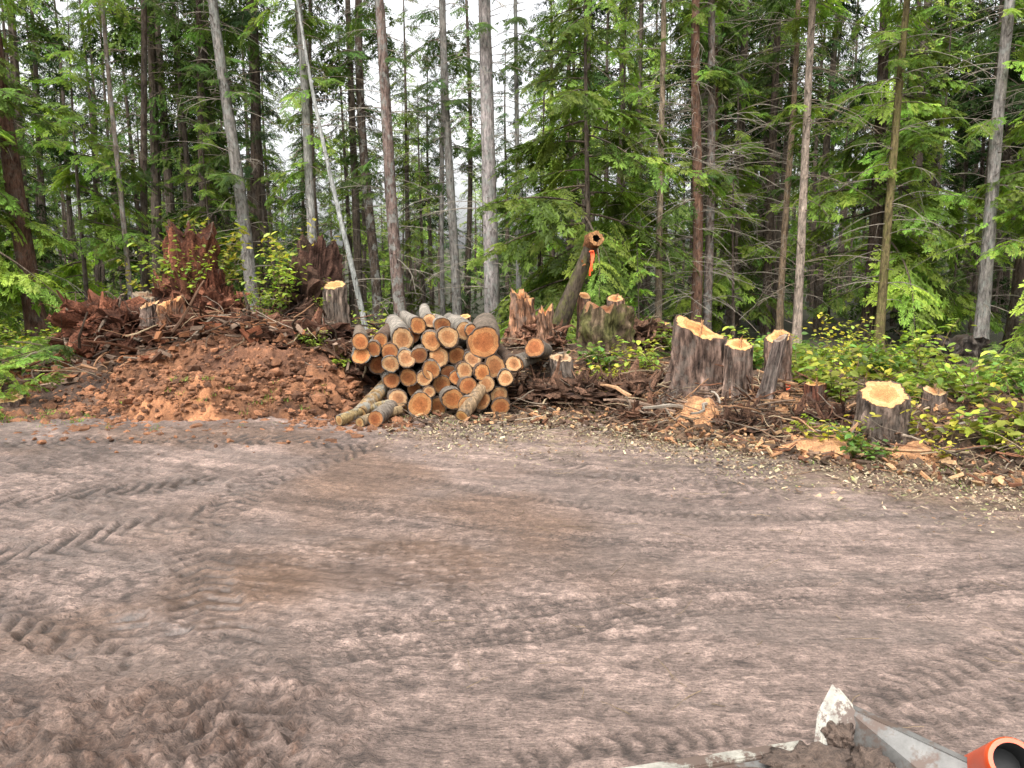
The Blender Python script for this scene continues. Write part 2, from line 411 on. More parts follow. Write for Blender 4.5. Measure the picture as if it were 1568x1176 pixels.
# ---------------------------------------------------------------- logs
WOODC = [(.58, .27, .11), (.64, .33, .15), (.50, .22, .09), (.68, .40, .21), (.44, .19, .08), (.60, .36, .2)]
def make_log(p0, d, L, r, bark=None, wood=None, n=30):
    mb = MB(); d = np.array(d, float); d /= np.linalg.norm(d); k = 12
    t = np.linspace(0, 1, k)[:, None]
    P = np.array(p0)+d*L*t
    P[:, 0] += R.uniform(-.03, .03)*np.sin(t[:, 0]*3.14); P[:, 2] += R.uniform(-.02, .02)*np.sin(t[:, 0]*3.14)
    T, N, B = frames(P); a = np.arange(n)*2*math.pi/n
    lobe = 1+.05*np.cos(a*2+R.random()*6)+.03*np.cos(a*3+R.random()*6)+.022*(NR.rand(n)-.5)*2
    rr = r*np.linspace(1, .86, k)[:, None]*lobe[None]*(1+.04*(NR.rand(k, n)-.5))
    V = P[:, None]+rr[..., None]*(np.cos(a)[None, :, None]*N[:, None]+np.sin(a)[None, :, None]*B[:, None])
    sk = R.gauss(0, .06), R.gauss(0, .06)
    V[0] += d*((np.cos(a)*sk[0]+np.sin(a)*sk[1])*r)[:, None]
    i = np.arange(k-1)[:, None]*n; j = np.arange(n)[None]; j2 = (j+1) % n
    bark = bark or R.choice([(.20, .13, .09), (.26, .20, .15), (.16, .10, .07), (.30, .25, .20)])
    mb.add(V.reshape(-1, 3), np.stack([i+j, i+j2, i+n+j2, i+n+j], -1).reshape(-1, 4), bark, 0)
    wood = wood or R.choice(WOODC); w = np.array(wood)*R.uniform(.6, 1.12)
    cc = P[0]+(N[0]*R.uniform(-.15, .15)+B[0]*R.uniform(-.15, .15))*r
    cutcap(mb, V[0]-d*.002, cc, w, 1, 0, R.uniform(.07, .14)); cutcap(mb, V[-1], P[-1], w, 1, 0)
    for q in range(R.randint(0, 3)):
        tt = R.uniform(.1, .7); an = R.uniform(0, 6.28); c = P[0]+d*L*tt; dr = math.cos(an)*N[0]+math.sin(an)*B[0]
        tube(mb, np.array([c+dr*r*.8, c+dr*r*1.12]), [.018, .014], 6, (.5, .36, .22), 0, cap=True)
    return mb.mesh('log', [M_bark if R.random() < .3 else M_barkb, M_cut])
STACK = [(-43,117,24),(-72,134,14),(-97,125,16),(-123,119,16),(-106,143,12),(-143,143,13),(-167,122,17),(-201,120,12),(-232,118,13),
(-187,102,13),(-212,107,11),(-231,97,14),(-142,97,12),(-112,95,16),(-85,96,14),(-60,91,13),(-27,80,16),(-162,92,14),(-186,84,13),(-205,82,14),
(-124,75,14),(-96,70,12),(-73,73,13),(-46,71,13),(-159,63,14),(-134,62,12),(-108,52,14),(-85,62,11),(-68,50,13),(-39,53,13),(-10,62,12),
(-176,30,15),(-142,20,18),(-115,18,14),(-91,29,17),(-47,27,14),(-68,20,14),(-20,35,13),(-150,44,11),(-185,58,12),(-128,40,10),(-18,14,14),(-172,10,11),
(-62,135,10),(-152,128,12),(2,84,13),(-125,150,11)]
pile = obj('log_pile', None)
for i, (x, z, r) in enumerate(STACK):
    r = r*.01; yy = 12.2+R.uniform(-.24, .2)+(.25 if z > 125 else 0)-(.12 if z < 30 else 0)
    sc = yy/12.0
    me = make_log((x*.01*sc, yy, max(r, 2.2-(2.2-z*.01)*sc)), (R.uniform(-.18, .02)-.05, 1, R.uniform(-.02, .035)), R.uniform(2.4, 3.2), r*R.uniform(1.0, 1.1),
                  bark=(.40, .35, .29) if z > 120 and R.random() < .6 else None)
    obj('log_%d' % (i+1), me, parent=pile)
def put_log(p, d, L, r, **k): return obj('cut_log', make_log(p, d, L, r, **k))
put_log((-2.28, 11.6, .13), (.22, .9, .28), 1.5, .12, wood=(.7, .42, .18), bark=(.42, .27, .13))
put_log((-2.52, 11.3, .09), (.65, .8, .12), 1.1, .085, wood=(.75, .5, .25), bark=(.5, .36, .17))
put_log((-1.98, 11.25, .12), (.1, 1, .04), 1.3, .12)
put_log((-2.2, 11.2, .08), (.5, .8, .05), .9, .075, wood=(.7, .45, .22), bark=(.5, .36, .2))
put_log((.37, 12.75, 1.02), (.12, 1, -.12), 2.2, .165)
put_log((.05, 12.5, .78), (.2, 1, -.03), 2.3, .14)
put_log((-.75, 11.6, .10), (.35, .8, .45), 1.1, .1, wood=(.6, .35, .15), bark=(.35, .24, .14))

# ---------------------------------------------------------------- stumps
def make_stump(name, x, y, r, h, tilt=(0, 0), flare=.45, bark=(.2, .13, .09), wood=(.74, .40, .18), lean=(0, 0), mat=None, step=0.0, zb=None, rag=0.0, moss=None, n=84, roots=5, fq=6, cap=True):
    mb = MB(); k = 26; z0 = (hg(x, y) if zb is None else zb)-.12
    a = np.arange(n)*2*math.pi/n; ph = R.random()*6; sd = R.randint(0, 50)
    prof = np.linspace(0, 1, k)
    fl = flare*np.exp(-prof*5)
    lob = np.cos(a*roots+ph+.8*np.cos(a+ph))
    rad = r*(1+fl[:, None]*(1+.8*lob[None])+.08*np.cos(a*2+ph)[None]+.05*np.cos(a*3+ph*2)[None]+.04*lob[None])
    fur = np.abs(fbm(np.cos(a)[None]*fq+9+prof[:, None]*.9, np.sin(a)[None]*fq+9+prof[:, None]*1.3, 3, sd+3))
    flk = fbm(np.cos(a)[None]*5+prof[:, None]*7*h, np.sin(a)[None]*5-prof[:, None]*5*h, 3, sd+1)
    rad *= (.93+.30*fur+.12*flk)
    if rag: rad *= 1+.35*fbm(np.cos(a)[None]*2+prof[:, None]*3, np.sin(a)[None]*2+prof[:, None]*3, 4, sd+8)
    cx = np.cos(a); sy = np.sin(a)
    top = h+r*(tilt[0]*cx+tilt[1]*sy)+step*r*ss(-.1, .1, cx*.8+.2)+rag*(fbm(cx*2.5+5, sy*2.5+5, 4, sd+5)*1.6)*h
    top = top+r*.16*fbm(cx*4, sy*4, 3, sd+6)
    Zz = prof[:, None]*(top[None]+.12)
    V = np.stack([x+rad*cx+lean[0]*prof[:, None], y+rad*sy+lean[1]*prof[:, None], z0+Zz], -1)
    i = np.arange(k-1)[:, None]*n; j = np.arange(n)[None]; j2 = (j+1) % n
    bc = np.array(bark)*(.45+2.3*fur[..., None])*(1+1.0*flk[..., None])
    if moss is not None:
        mk = ss(.5, .7, vn(a[None]*3, prof[:, None]*4, 9))[..., None]*.8; bc = bc*(1-mk)+np.array(moss)*mk
    mb.add(V.reshape(-1, 3), np.stack([i+j, i+j2, i+n+j2, i+n+j], -1).reshape(-1, 4), np.clip(bc, .01, .6).reshape(-1, 3), 0)
    ctr = np.array([x+lean[0], y+lean[1], z0+float(top.mean())+.12+(.0 if not rag else -.3*h*rag)])
    cutcap(mb, V[-1], ctr, wood, 1 if cap else 0, 0, .08)
    if step or R.random() < .5:
        for q in range(16):
            t = R.uniform(-.8, .8); p = np.array([x+lean[0]+t*r*.3+r*.15, y+lean[1]+t*r, z0+h+.10+t*r*tilt[1]])
            tube(mb, np.array([p, p+np.array([R.uniform(-.02, .02), R.uniform(-.02, .02), R.uniform(.03, .12)])]), [.014, .003], 4, np.array(wood)*R.uniform(.6, 1.1), 0)
    return obj(name, mb.mesh(name, [mat or M_barkb, M_cut]))
make_stump('tree_stump', 2.88, 12.2, .36, 1.0, tilt=(-.28, .33), flare=.7, bark=(.19, .125, .095), step=-.1)
make_stump('tree_stump', 3.42, 11.85, .19, .8, tilt=(.05, .4), bark=(.19, .13, .10), flare=.3)
make_stump('tree_stump', 4.16, 12.1, .19, .82, tilt=(.1, .45), bark=(.24, .15, .11), step=.25, lean=(-.06, 0))
make_stump('tree_stump', 4.35, 11.2, .13, .32, tilt=(.1, .1), bark=(.2, .08, .05))
make_stump('tree_stump', 4.72, 9.9, .31, .60, tilt=(.14, .40), bark=(.19, .14, .11), flare=.35, wood=(.72, .40, .19))
make_stump('tree_stump', .93, 13.2, .19, .72, tilt=(0, .3), bark=(.25, .19, .15), flare=1.1, lean=(-.1, 0), wood=(.5, .35, .23), roots=4)
make_stump('tree_stump', -3.42, 15.3, .21, 1.05, tilt=(.1, .4), bark=(.20, .15, .115), wood=(.7, .42, .2), zb=.95)
make_stump('tree_stump', -5.25, 15.0, .13, .35, tilt=(0, .3), bark=(.3, .23, .17), zb=1.05)
make_stump('tree_stump', -7.1, 15.4, .25, .8, tilt=(-.2, .2), bark=(.28, .22, .18), wood=(.3, .23, .17), zb=1.0)
make_stump('tree_stump', -8.05, 12.5, .2, .08, tilt=(0, .2), bark=(.2, .13, .1), flare=.1, wood=(.75, .48, .26), zb=.14)
make_stump('tree_stump', 2.95, 16.5, .3, .5, tilt=(.3, .2), bark=(.2, .15, .11))
make_stump('tree_stump', 5.75, 10.6, .15, .25, tilt=(0, .3), bark=(.2, .14, .11), wood=(.7, .43, .24))
make_stump('tree_stump', -.9, 15.2, .1, .45, tilt=(0, .4), bark=(.24, .15, .1), zb=.95)
make_stump('rotten_stump', 1.75, 15.0, .44, .95, flare=.5, bark=(.15, .105, .065), wood=(.3, .15, .08), mat=M_barkmoss, rag=.15, moss=(.11, .11, .035), roots=9)
make_stump('tree_stump', 2.05, 15.7, .16, 1.0, tilt=(.1, .4), bark=(.26, .15, .1), wood=(.72, .38, .18))
make_stump('tree_stump', 1.45, 15.9, .13, 1.0, tilt=(-.2, .5), bark=(.3, .16, .1), wood=(.74, .42, .2))
make_stump('rotten_stump', .2, 15.3, .22, .75, tilt=(-.3, .2), bark=(.30, .15, .085), wood=(.5, .25, .12), zb=1.0, rag=.25, fq=9)
make_stump('rotten_stump', .62, 15.0, .15, .5, tilt=(.4, .2), bark=(.26, .14, .085), wood=(.6, .3, .14), zb=1.0, rag=.25, fq=9)
make_stump('rotten_stump', 10.2, 18.0, .6, .7, flare=.6, bark=(.06, .045, .035), wood=(.04, .03, .025), rag=.25, roots=7)
make_stump('tree_stump', 3.62, 11.3, .095, 1.0, bark=(.16, .12, .10), wood=(.3, .24, .2), flare=.7, lean=(.26, .05), tilt=(.6, .2))
make_stump('rotten_stump', -6.4, 15.9, .48, 1.75, flare=.9, bark=(.19, .072, .04), wood=(.1, .04, .025), zb=1.2, rag=.2, fq=8, mat=M_root, cap=False)
make_stump('rotten_stump', -5.95, 15.6, .3, 1.05, flare=.9, bark=(.16, .058, .034), wood=(.1, .04, .025), zb=1.2, rag=.3, fq=8, mat=M_root, cap=False)
make_stump('rotten_stump', -4.05, 16.0, .42, 1.65, flare=1.1, bark=(.085, .045, .032), wood=(.05, .03, .02), zb=1.1, rag=.25, fq=7, mat=M_root, cap=False, lean=(.2, 0))
mb = MB()
P = np.array([[.75, 15.7, .7], [.98, 15.65, 1.3], [1.2, 15.6, 1.9], [1.42, 15.5, 2.45], [1.52, 15.4, 2.75]])
tube(mb, P, [.24, .19, .15, .13, .13], 18, (.11, .085, .06), 0, rough=.1)
P2 = np.array([[1.5, 15.5, 2.72], [1.53, 15.38, 2.82], [1.6, 15.2, 2.88]])
Vh = tube(mb, P2, [.13, .16, .15], 20, (.38, .17, .075), 2, rough=.16)
n = 20; j = np.arange(n); j2 = (j+1) % n; c = P2[-1]
inner = c+(Vh[-1]-c)*(.5+.15*(NR.rand(20, 1)-.5)); deep = inner+np.array([-.05, .14, -.03])
mb.add(np.vstack([Vh[-1], inner]), np.stack([j, j2, n+j2, n+j], -1), (.6, .30, .13), 2)
mb.add(np.vstack([inner, deep]), np.stack([j, j2, n+j2, n+j], -1), (.05, .03, .02), 2)
mb.add(np.vstack([deep, deep.mean(0)[None]]), np.stack([j, j2, np.full(n, n)], -1), (.03, .02, .015), 2)
for q in range(14):
    p = P2[0]+np.array([R.uniform(-.14, .14), -.1, R.uniform(-.35, .1)]); e = p+np.array([R.uniform(-.1, .1), -.05, R.uniform(-.2, .15)])
    tube(mb, np.array([p, e]), [.03, .006], 5, np.array((.4, .17, .07))*R.uniform(.5, 1.3), 2)
snag = obj('leaning_snag', mb.mesh('leaning_snag', [M_barkmoss, M_cut, M_root]))
M_rib = simple('orange_flagging', (.85, .10, .02), .5)
def ribbon(x, y, z, l, parent=None):
    mb = MB()
    for q in range(2):
        t = np.linspace(0, 1, 7); px = x+.02*np.sin(t*5+q)+q*.03; pz = z-t*l*(1-.2*q)
        V = np.concatenate([np.stack([px-.018, y+.01*np.sin(t*7), pz], -1), np.stack([px+.018, y+.015*np.cos(t*6), pz], -1)])
        ii = np.arange(6); mb.add(V, np.stack([ii, ii+1, ii+8, ii+7], -1), (1, 1, 1))
    tube(mb, np.array([[x-.03, y, z], [x, y-.02, z+.02], [x+.05, y, z+.01]]), .015, 5)
    return obj('flagging_ribbon', mb.mesh('flagging_ribbon', [M_rib]), parent=parent)
ribbon(1.50, 15.15, 2.62, .45); ribbon(3.7, 16.3, .95, .25); ribbon(4.15, 11.8, .55, .22)

def rootwad(name, c, r, h, col=(.19, .075, .04), nroots=70, shards=40, squash=1, vert=0.0):
    mb = MB(); V = I4[0].copy()
    nz = fbm(V[:, 0]*2.2+V[:, 2]*1.3, V[:, 1]*2.2+V[:, 2]*2.1, 4, R.randint(0, 99)); n2 = fbm(V[:, 0]*8+V[:, 2]*3, V[:, 1]*8+V[:, 2]*5, 4, R.randint(0, 99))
    n3 = fbm(V[:, 0]*18+V[:, 2]*9, V[:, 1]*18+V[:, 2]*11, 2, R.randint(0, 99))
    V = V*(1+.9*nz+.6*n2+.25*n3)[:, None]*np.array([r, r*squash, h*.5])*.85
    cc = np.array(col)*(.8+1.6*n2[:, None]+.8*n3[:, None]+.3*nz[:, None])
    mb.add(V+np.array(c), I4[1], np.clip(cc, .01, .6))
    for i in range(nroots):
        u = np.array([R.gauss(0, 1), R.gauss(0, .8)-.2, R.gauss(.1, .8)]); u /= np.linalg.norm(u)
        p = np.array(c)+u*np.array([r, r*squash, h*.5])*R.uniform(.4, .85); L = R.uniform(.2, .7)*r
        if vert and R.random() < vert: u = np.array([R.gauss(0, .2), R.gauss(0, .2), 1.0])
        k = 7; pts = [p]; d = u.copy()
        for q in range(k):
            d = d+np.array([R.gauss(0, .4), R.gauss(0, .35), R.gauss(-.12, .35)]); d /= np.linalg.norm(d); pts.append(pts[-1]+d*L/k*1.5)
        rr = R.choice([.004, .006, .006, .01, .014, .028])*R.uniform(.7, 1.3)
        if R.random() < .04: rr = .05
        cl_ = np.array(col)*R.uniform(.4, 2.2)
        if R.random() < .25: cl_ = np.array((.35, .26, .19))*R.uniform(.5, 1.1)
        tube(mb, np.array(pts), np.linspace(rr, rr*.3, k+1), 6, cl_, rough=.25)
    for i in range(shards):
        an = R.uniform(0, 6.28); q = R.uniform(.1, .95); p = np.array(c)+np.array([math.cos(an)*r*q, math.sin(an)*r*q*squash, h*R.uniform(-.1, .34)])
        e = p+np.array([R.gauss(0, .12), R.gauss(0, .12), R.gauss(.05, .15)])
        tube(mb, np.array([p, (p+e)/2+NR.normal(0, .02, 3), e]), [R.uniform(.03, .08), R.uniform(.03, .06), .02], 5, np.array(col)*R.uniform(.5, 2.4), sy=.35, rough=.35, cap=True)
    return obj(name, mb.mesh(name, [M_root], False))
rootwad('uprooted_stump', (-6.45, 15.9, 1.6), .65, 1.4, (.15, .062, .036), nroots=110, shards=160, vert=.2)
rootwad('uprooted_stump', (-5.8, 15.6, 1.45), .5, 1.1, (.15, .06, .035), nroots=80, shards=100)
rootwad('uprooted_stump', (-4.1, 15.8, 1.55), .65, 1.5, (.075, .042, .028), 150, 120)
rootwad('root_mass', (-7.9, 15.2, 1.2), .75, 1.1, (.16, .062, .035), 140, 120)
rootwad('root_mass', (-7.1, 14.9, 1.15), .7, .9, (.12, .05, .03), 130, 90)
rootwad('root_mass', (-6.0, 14.7, 1.05), .8, .8, (.12, .052, .03), 120, 90)
rootwad('root_mass', (-4.9, 14.8, 1.05), .85, .8, (.10, .046, .028), 120, 90)
rootwad('root_mass', (-3.8, 14.4, .9), .85, .85, (.10, .046, .028), 130, 90)
rootwad('root_mass', (-2.9, 13.8, .6), .7, .8, (.085, .042, .026), 120, 70)
rootwad('root_mass', (.5, 15.4, 1.0), .55, .5, (.16, .08, .05), 90, 120)
rootwad('root_mass', (2.4, 15.6, .95), .7, .7, (.12, .065, .04), 100, 80)
rootwad('root_mass', (1.3, 12.7, .28), .6, .42, (.11, .06, .038), 160, 100)
rootwad('root_mass', (2.1, 12.7, .32), .6, .48, (.12, .066, .042), 160, 100)
rootwad('root_mass', (.5, 12.9, .25), .5, .4, (.11, .06, .038), 130, 60)
rootwad('root_mass', (3.3, 10.9, .12), .5, .3, (.085, .046, .03), 130, 90)
rootwad('root_mass', (2.0, 11.7, .10), .45, .28, (.12, .062, .038), 130, 70)
rootwad('root_mass', (4.3, 10.7, .18), .45, .3, (.09, .045, .028), 100, 60)
rootwad('root_mass', (3.75, 11.8, .28), .5, .4, (.09, .045, .028), 100, 50)
make_stump('tree_stump', -6.2, 14.4, .2, .6, tilt=(.3, .3), bark=(.36, .16, .08), wood=(.7, .35, .16), zb=1.1, rag=.12)
make_stump('tree_stump', -6.65, 14.5, .15, .5, tilt=(.3, .3), bark=(.2, .14, .11), wood=(.6, .36, .2), zb=1.15, rag=.1)

# ---------------------------------------------------------------- slash debris
mb = MB()
def stick(x, y, L, r, c, zoff=.02, up=.15):
    an = R.uniform(0, 6.28); d = np.array([math.cos(an), math.sin(an), R.gauss(0, up)]); k = 6
    p = np.array([x, y, hg(x, y)+zoff]); pts = [p]
    for q in range(k):
        d = d+np.array([R.gauss(0, .16), R.gauss(0, .16), R.gauss(-.02, .1)]); d /= np.linalg.norm(d); pts.append(pts[-1]+d*L/k)
    pts = np.array(pts); gz = HG(pts[:, 0], pts[:, 1]); pts[:, 2] = np.maximum(pts[:, 2], gz+r*.5)
    tube(mb, pts, np.linspace(r, r*.5, k+1), 5, c, 0, rough=.15)
SC = [(.30, .24, .18), (.22, .14, .09), (.36, .2, .11), (.10, .07, .05), (.42, .32, .2), (.22, .10, .055), (.14, .08, .05)]
for i in range(2300):
    x = R.uniform(-2.0, 7) if R.random() < .55 else R.gauss(2.6, 1.3); y = float(edge(x))+R.uniform(-.9, 3.4)
    stick(x, y, R.uniform(.12, .8), R.choice([.003, .005, .009, .014]), np.array(R.choice(SC))*R.uniform(.6, 1.25), R.uniform(0, .2) if y > float(edge(x)) else .02, .25 if y > float(edge(x)) else .05)
for i in range(26):      # bigger broken limbs
    x = R.uniform(.3, 5.2); y = float(edge(x))+R.uniform(-.3, 2.2)
    stick(x, y, R.uniform(.5, 1.3), R.uniform(.02, .04), np.array(R.choice([(.4, .34, .27), (.25, .17, .12), (.45, .26, .14)]))*R.uniform(.7, 1.1), R.uniform(.05, .25), .15)
for i in range(500):
    x = R.uniform(-8.5, -2.3); y = R.uniform(13.2, 16.5)
    stick(x, y, R.uniform(.2, 1.1), R.choice([.006, .01, .016, .03]), np.array(R.choice(SC))*R.uniform(.4, 1.1), R.uniform(.05, .5), .35)
for i in range(180):
    x = R.uniform(-1, 7); y = R.uniform(3.5, 11.5)
    if y > float(edge(x)): continue
    stick(x, y, R.uniform(.06, .3), R.uniform(.0015, .003), np.array((.3, .22, .14))*R.uniform(.4, 1.2), .015, .0)
BOXF = [[0, 1, 3, 2], [4, 6, 7, 5], [0, 4, 5, 1], [2, 3, 7, 6], [0, 2, 6, 4], [1, 5, 7, 3]]
def slab(x, y, L, W, T_, c, dz=.03):
    box = np.array([[sx_*L/2*R.uniform(.6, 1), sy_*W/2*R.uniform(.4, 1), sz_*T_] for sx_ in (-1, 1) for sy_ in (-1, 1) for sz_ in (-1, 1)])
    Mx = np.array(Euler((R.gauss(0, .35), R.gauss(0, .35), R.uniform(0, 6.28))).to_matrix())
    mb.add(box@Mx.T+np.array([x, y, hg(x, y)+dz]), BOXF, c)
for i in range(1700):
    x = R.choice([R.gauss(2.8, 1.4), R.uniform(-1.5, 7)]); y = float(edge(x))+R.uniform(-1.0, 2.6)
    slab(x, y, R.uniform(.04, .22), R.uniform(.02, .07), R.uniform(.005, .025), np.array(R.choice([(.18, .08, .045), (.46, .24, .12), (.12, .075, .05), (.58, .36, .19), (.22, .14, .09), (.09, .06, .04)]))*R.uniform(.6, 1.2), R.uniform(.02, .1))
for i in range(400):
    x = R.uniform(-8.6, -2.4); y = R.uniform(13.2, 15.6)
    slab(x, y, R.uniform(.1, .45), R.uniform(.04, .12), R.uniform(.01, .04), np.array(R.choice([(.2, .07, .035), (.1, .05, .03), (.3, .13, .06), (.25, .17, .12)]))*R.uniform(.5, 1.2), R.uniform(.03, .3))
obj('slash_debris', mb.mesh('slash_debris', [M_twig], False))

# sawdust heaps
SAW = [(2.72, 11.35, .5, .26), (3.85, 9.6, .6, .17), (4.0, 11.2, .3, .15), (4.85, 9.2, .35, .10), (1.05, 12.4, .25, .08)]
for cx, cy, r, hh in SAW:
    q = np.linspace(-1.4, 1.4, 60); QX, QY = np.meshgrid(q, q); RR = np.sqrt(QX**2+QY**2)+fbm(QX*2+cx, QY*2+cy, 4, 310)*.5
    QZ = hh*ss(1.0, .0, RR)+fbm(QX*8, QY*8, 3, 311)*.03-.12*ss(.8, 1.2, RR)
    wx = cx+QX*r; wy = cy+QY*r; wz = HG(wx, wy)+QZ+.01
    ii = (np.arange(59)[:, None]*60+np.arange(59)[None]).ravel()
    mq = MB(); mq.add(np.stack([wx, wy, wz], -1).reshape(-1, 3), np.stack([ii, ii+1, ii+61, ii+60], -1), (c3(.46, .23, .105)*(1+.8*fbm(QX*5, QY*5, 3, 312))[..., None]).reshape(-1, 3))
    obj('sawdust_pile', mq.mesh('sawdust_pile', [M_dirt]))

# chips and litter
N = 40000
cx = NR.uniform(-2.6, 8.5, N); dy = NR.normal(-.8, .95, N)
cy = edge(cx)+dy; keep = (cx > -2.0+NR.rand(N)) & (fbm(cx*1.5, cy*1.5, 3, 300) > -.12-.25*NR.rand(N)); cx = cx[keep]; cy = cy[keep]; N = len(cx)
sz = NR.uniform(.005, .018, N)*np.where(NR.rand(N) < .10, 2.2, 1); an = NR.uniform(0, 6.28, N)
cz = HG(cx, cy)+.018+NR.uniform(0, .035, N)
asp = NR.uniform(.15, .7, N)
u = np.stack([np.cos(an), np.sin(an), NR.normal(0, .35, N)], -1); w = np.stack([-np.sin(an), np.cos(an), NR.normal(0, .35, N)], -1)*asp[:, None]
P0 = np.stack([cx, cy, cz], -1); s_ = sz[:, None]
V = np.stack([P0-u*s_-w*s_*.6, P0+u*s_*.8-w*s_, P0+u*s_+w*s_*.7, P0-u*s_*.7+w*s_], 1).reshape(-1, 3)
pal = np.array([(.62, .46, .28), (.66, .52, .35), (.5, .42, .24), (.54, .44, .26), (.25, .15, .09), (.45, .25, .13), (.18, .11, .07), (.36, .36, .14), (.5, .38, .26)])
cc = pal[NR.randint(0, len(pal), N)]*NR.uniform(.45, 1.1, (N, 1))
mb = MB(); mb.add(V, np.arange(4*N).reshape(-1, 4), np.repeat(cc, 4, 0)); obj('wood_chip_litter', mb.mesh('wood_chip_litter', [M_chip], False))

# ---------------------------------------------------------------- foliage
def spray(lo=False):
    V = []; F = []; C = []
    def blade(p, d, l, w, c):
        q = np.array([-d[1], d[0]]); b = len(V)
        for s in (p, p+d*l*.5+q*w, p+d*l, p+d*l*.5-q*w):
            V.append((s[0], s[1])); C.append(c)
        F.append((b, b+1, b+2, b+3))
    nn = 7 if lo else 9
    for i in range(nn):
        t = .06+.92*i/nn
        for s in (-1, 1):
            if R.random() < .1: continue
            l = (.38*(1-t)**.8+.09)*R.uniform(.65, 1.25); a = math.radians(R.uniform(38, 66))*s
            d = np.array([math.cos(a), math.sin(a)]); p = np.array([t, 0.])
            blade(p, d, l, .03 if lo else .022, .85)
            for jx in ((2,) if lo else (1, 2, 3)):
                q = p+d*l*(jx/4.0); l2 = l*.38*(1-jx/5)+.035
                if lo: l2 *= 1.3
                for s2 in (-1, 1):
                    a2 = a+s2*math.radians(R.uniform(30, 60)); blade(q, np.array([math.cos(a2), math.sin(a2)]), l2, .028 if lo else .018, 1.0+.12*jx)
    blade(np.array([.85, 0.]), np.array([1., 0.]), .25, .03, 1.3)
    V = np.array(V); z = -.30*V[:, 0]**2-.4*np.abs(V[:, 1])**1.3+NR.uniform(-.02, .02, len(V))
    return np.column_stack([V, z]), np.array(F), np.array(C)
SPR = [spray() for _ in range(5)]; SPL = [spray(True) for _ in range(4)]
def rotm(e): return np.array(Euler(e, 'XYZ').to_matrix())
def bough(L, nsp=11, tone=(.08, .14, .028), droop=.25, lo=False):
    mb = MB(); k = 8; t = np.linspace(0, 1, k); bend = R.uniform(-.15, .15)
    P = np.stack([t*L, bend*L*t*t, L*(.10*t-droop*t*t)], -1)
    tube(mb, P, np.linspace(.009*L+.003, .003, k), 4 if not lo else 3, (.16, .12, .085), 0)
    for i in range(nsp):
        tt = .18+.8*i/(nsp-1)+R.uniform(-.04, .04); tt = min(tt, 1); p = np.array([tt*L, bend*L*tt*tt, L*(.10*tt-droop*tt*tt)])
        side = 1 if i % 2 else -1; az = side*math.radians(R.uniform(30, 70))*(1 if i < nsp-1 else 0)
        s = L*(.30*(1-tt)+.15)*R.uniform(.6, 1.3)
        V, F, C = (SPL[R.randrange(4)] if lo else SPR[R.randrange(5)])
        M_ = rotm((R.uniform(-.5, .5), R.uniform(-.1, .65), az))
        br = R.uniform(.55, 1.4); hue = R.uniform(-.15, .25)
        col = np.array(tone)*br*np.array([1+hue, 1, 1])
        mb.add((V*s)@M_.T+p, F, C[:, None]*col, 1)
    return mb
TONES = {'bright': (.155, .235, .04), 'mid': (.075, .13, .03), 'dark': (.035, .065, .02)}
BM = {}; BL = {}
for tn, tone in TONES.items():
    BM[tn] = [bough(2.0, 17, tone, R.uniform(.15, .45)) for _ in range(5)]
    BL[tn] = [bough(2.0, 12, tone, R.uniform(.15, .4), True) for _ in range(4)]
BMESH = {tn: [b.mesh('bough_%s' % tn, [M_twig, M_needle], False) for b in L] for tn, L in BM.items()}
def bare_branches(mb, P_at, z0, z1, nn, Lm, col, mat=1):
    for q in range(nn):
        z = R.uniform(z0, z1); p = P_at(z); az = R.uniform(0, 6.28); L = R.uniform(.3, 1)*Lm; k = 6
        d = np.array([math.cos(az), math.sin(az), R.uniform(-.1, .5)]); pts = [p]
        for _ in range(k):
            d = d+np.array([R.gauss(0, .07), R.gauss(0, .07), -.11+R.gauss(0, .05)]); d /= np.linalg.norm(d); pts.append(pts[-1]+d*L/k)
        pts = np.array(pts); tube(mb, pts, np.linspace(.011, .004, k+1), 4, col, mat)
        for _ in range(R.randint(1, 5)):
            i = R.randint(1, k-1); d2 = (pts[i+1]-pts[i]); d2 /= np.linalg.norm(d2); d2 = d2+np.array([R.gauss(0, .5), R.gauss(0, .5), R.gauss(-.2, .3)]); l2 = L*R.uniform(.15, .4)
            tube(mb, np.array([pts[i], pts[i]+d2*l2*.5, pts[i]+d2*l2+np.array([0, 0, -.05])]), [.006, .004, .002], 3, col, mat)
def tree_mesh(height, base, maxL, nb, tone, r, bark=(.13, .10, .075), lo=False, bare=0):
    mb = MB()
    k = 14; z = np.linspace(-.3, height, k); P = np.stack([.1*np.sin(z*.3+R.random()*6), .1*np.cos(z*.25), z], -1)
    tube(mb, P, r*(1-.93*z/height), 9, bark, 0)
    for i in range(nb):
        f = (i+R.random())/nb; zz = base+(height-base)*f
        L = maxL*(1-f)**.75*(.35+.65*min(1, f*6+.4))*R.uniform(.55, 1.2)+.25
        b = R.choice((BL if lo else BM)[tone]); s = L/2.0; az = R.uniform(0, 6.283)
        M_ = np.array((Matrix.Rotation(az, 3, 'Z')@Matrix.Rotation(math.radians(R.uniform(-8, 26)), 3, 'Y')).to_3x3())*s
        V = np.concatenate(b.V)@M_.T+np.array([0, 0, zz]); C = np.concatenate(b.C).copy(); C[:, :3] *= R.uniform(.6, 1.35)
        n0 = mb.n
        mb.V.append(V); mb.C.append(C); mb.n += len(V)
        for F_, m_ in zip(b.F, b.M): mb.F.append(F_+n0); mb.M.append(m_)
    if bare: bare_branches(mb, lambda q: np.array([0, 0, q]), 1, base+2, bare, 1.6, (.18, .14, .11), 0)
    return mb.mesh('conifer_%s' % tone, [M_barkb, M_needle_far if lo else M_needle], False)
TALL = [tree_mesh(R.uniform(21, 27), R.uniform(6, 10), 2.4, 54, t, .19, lo=True, bare=26) for t in ('dark', 'mid', 'mid', 'bright')]
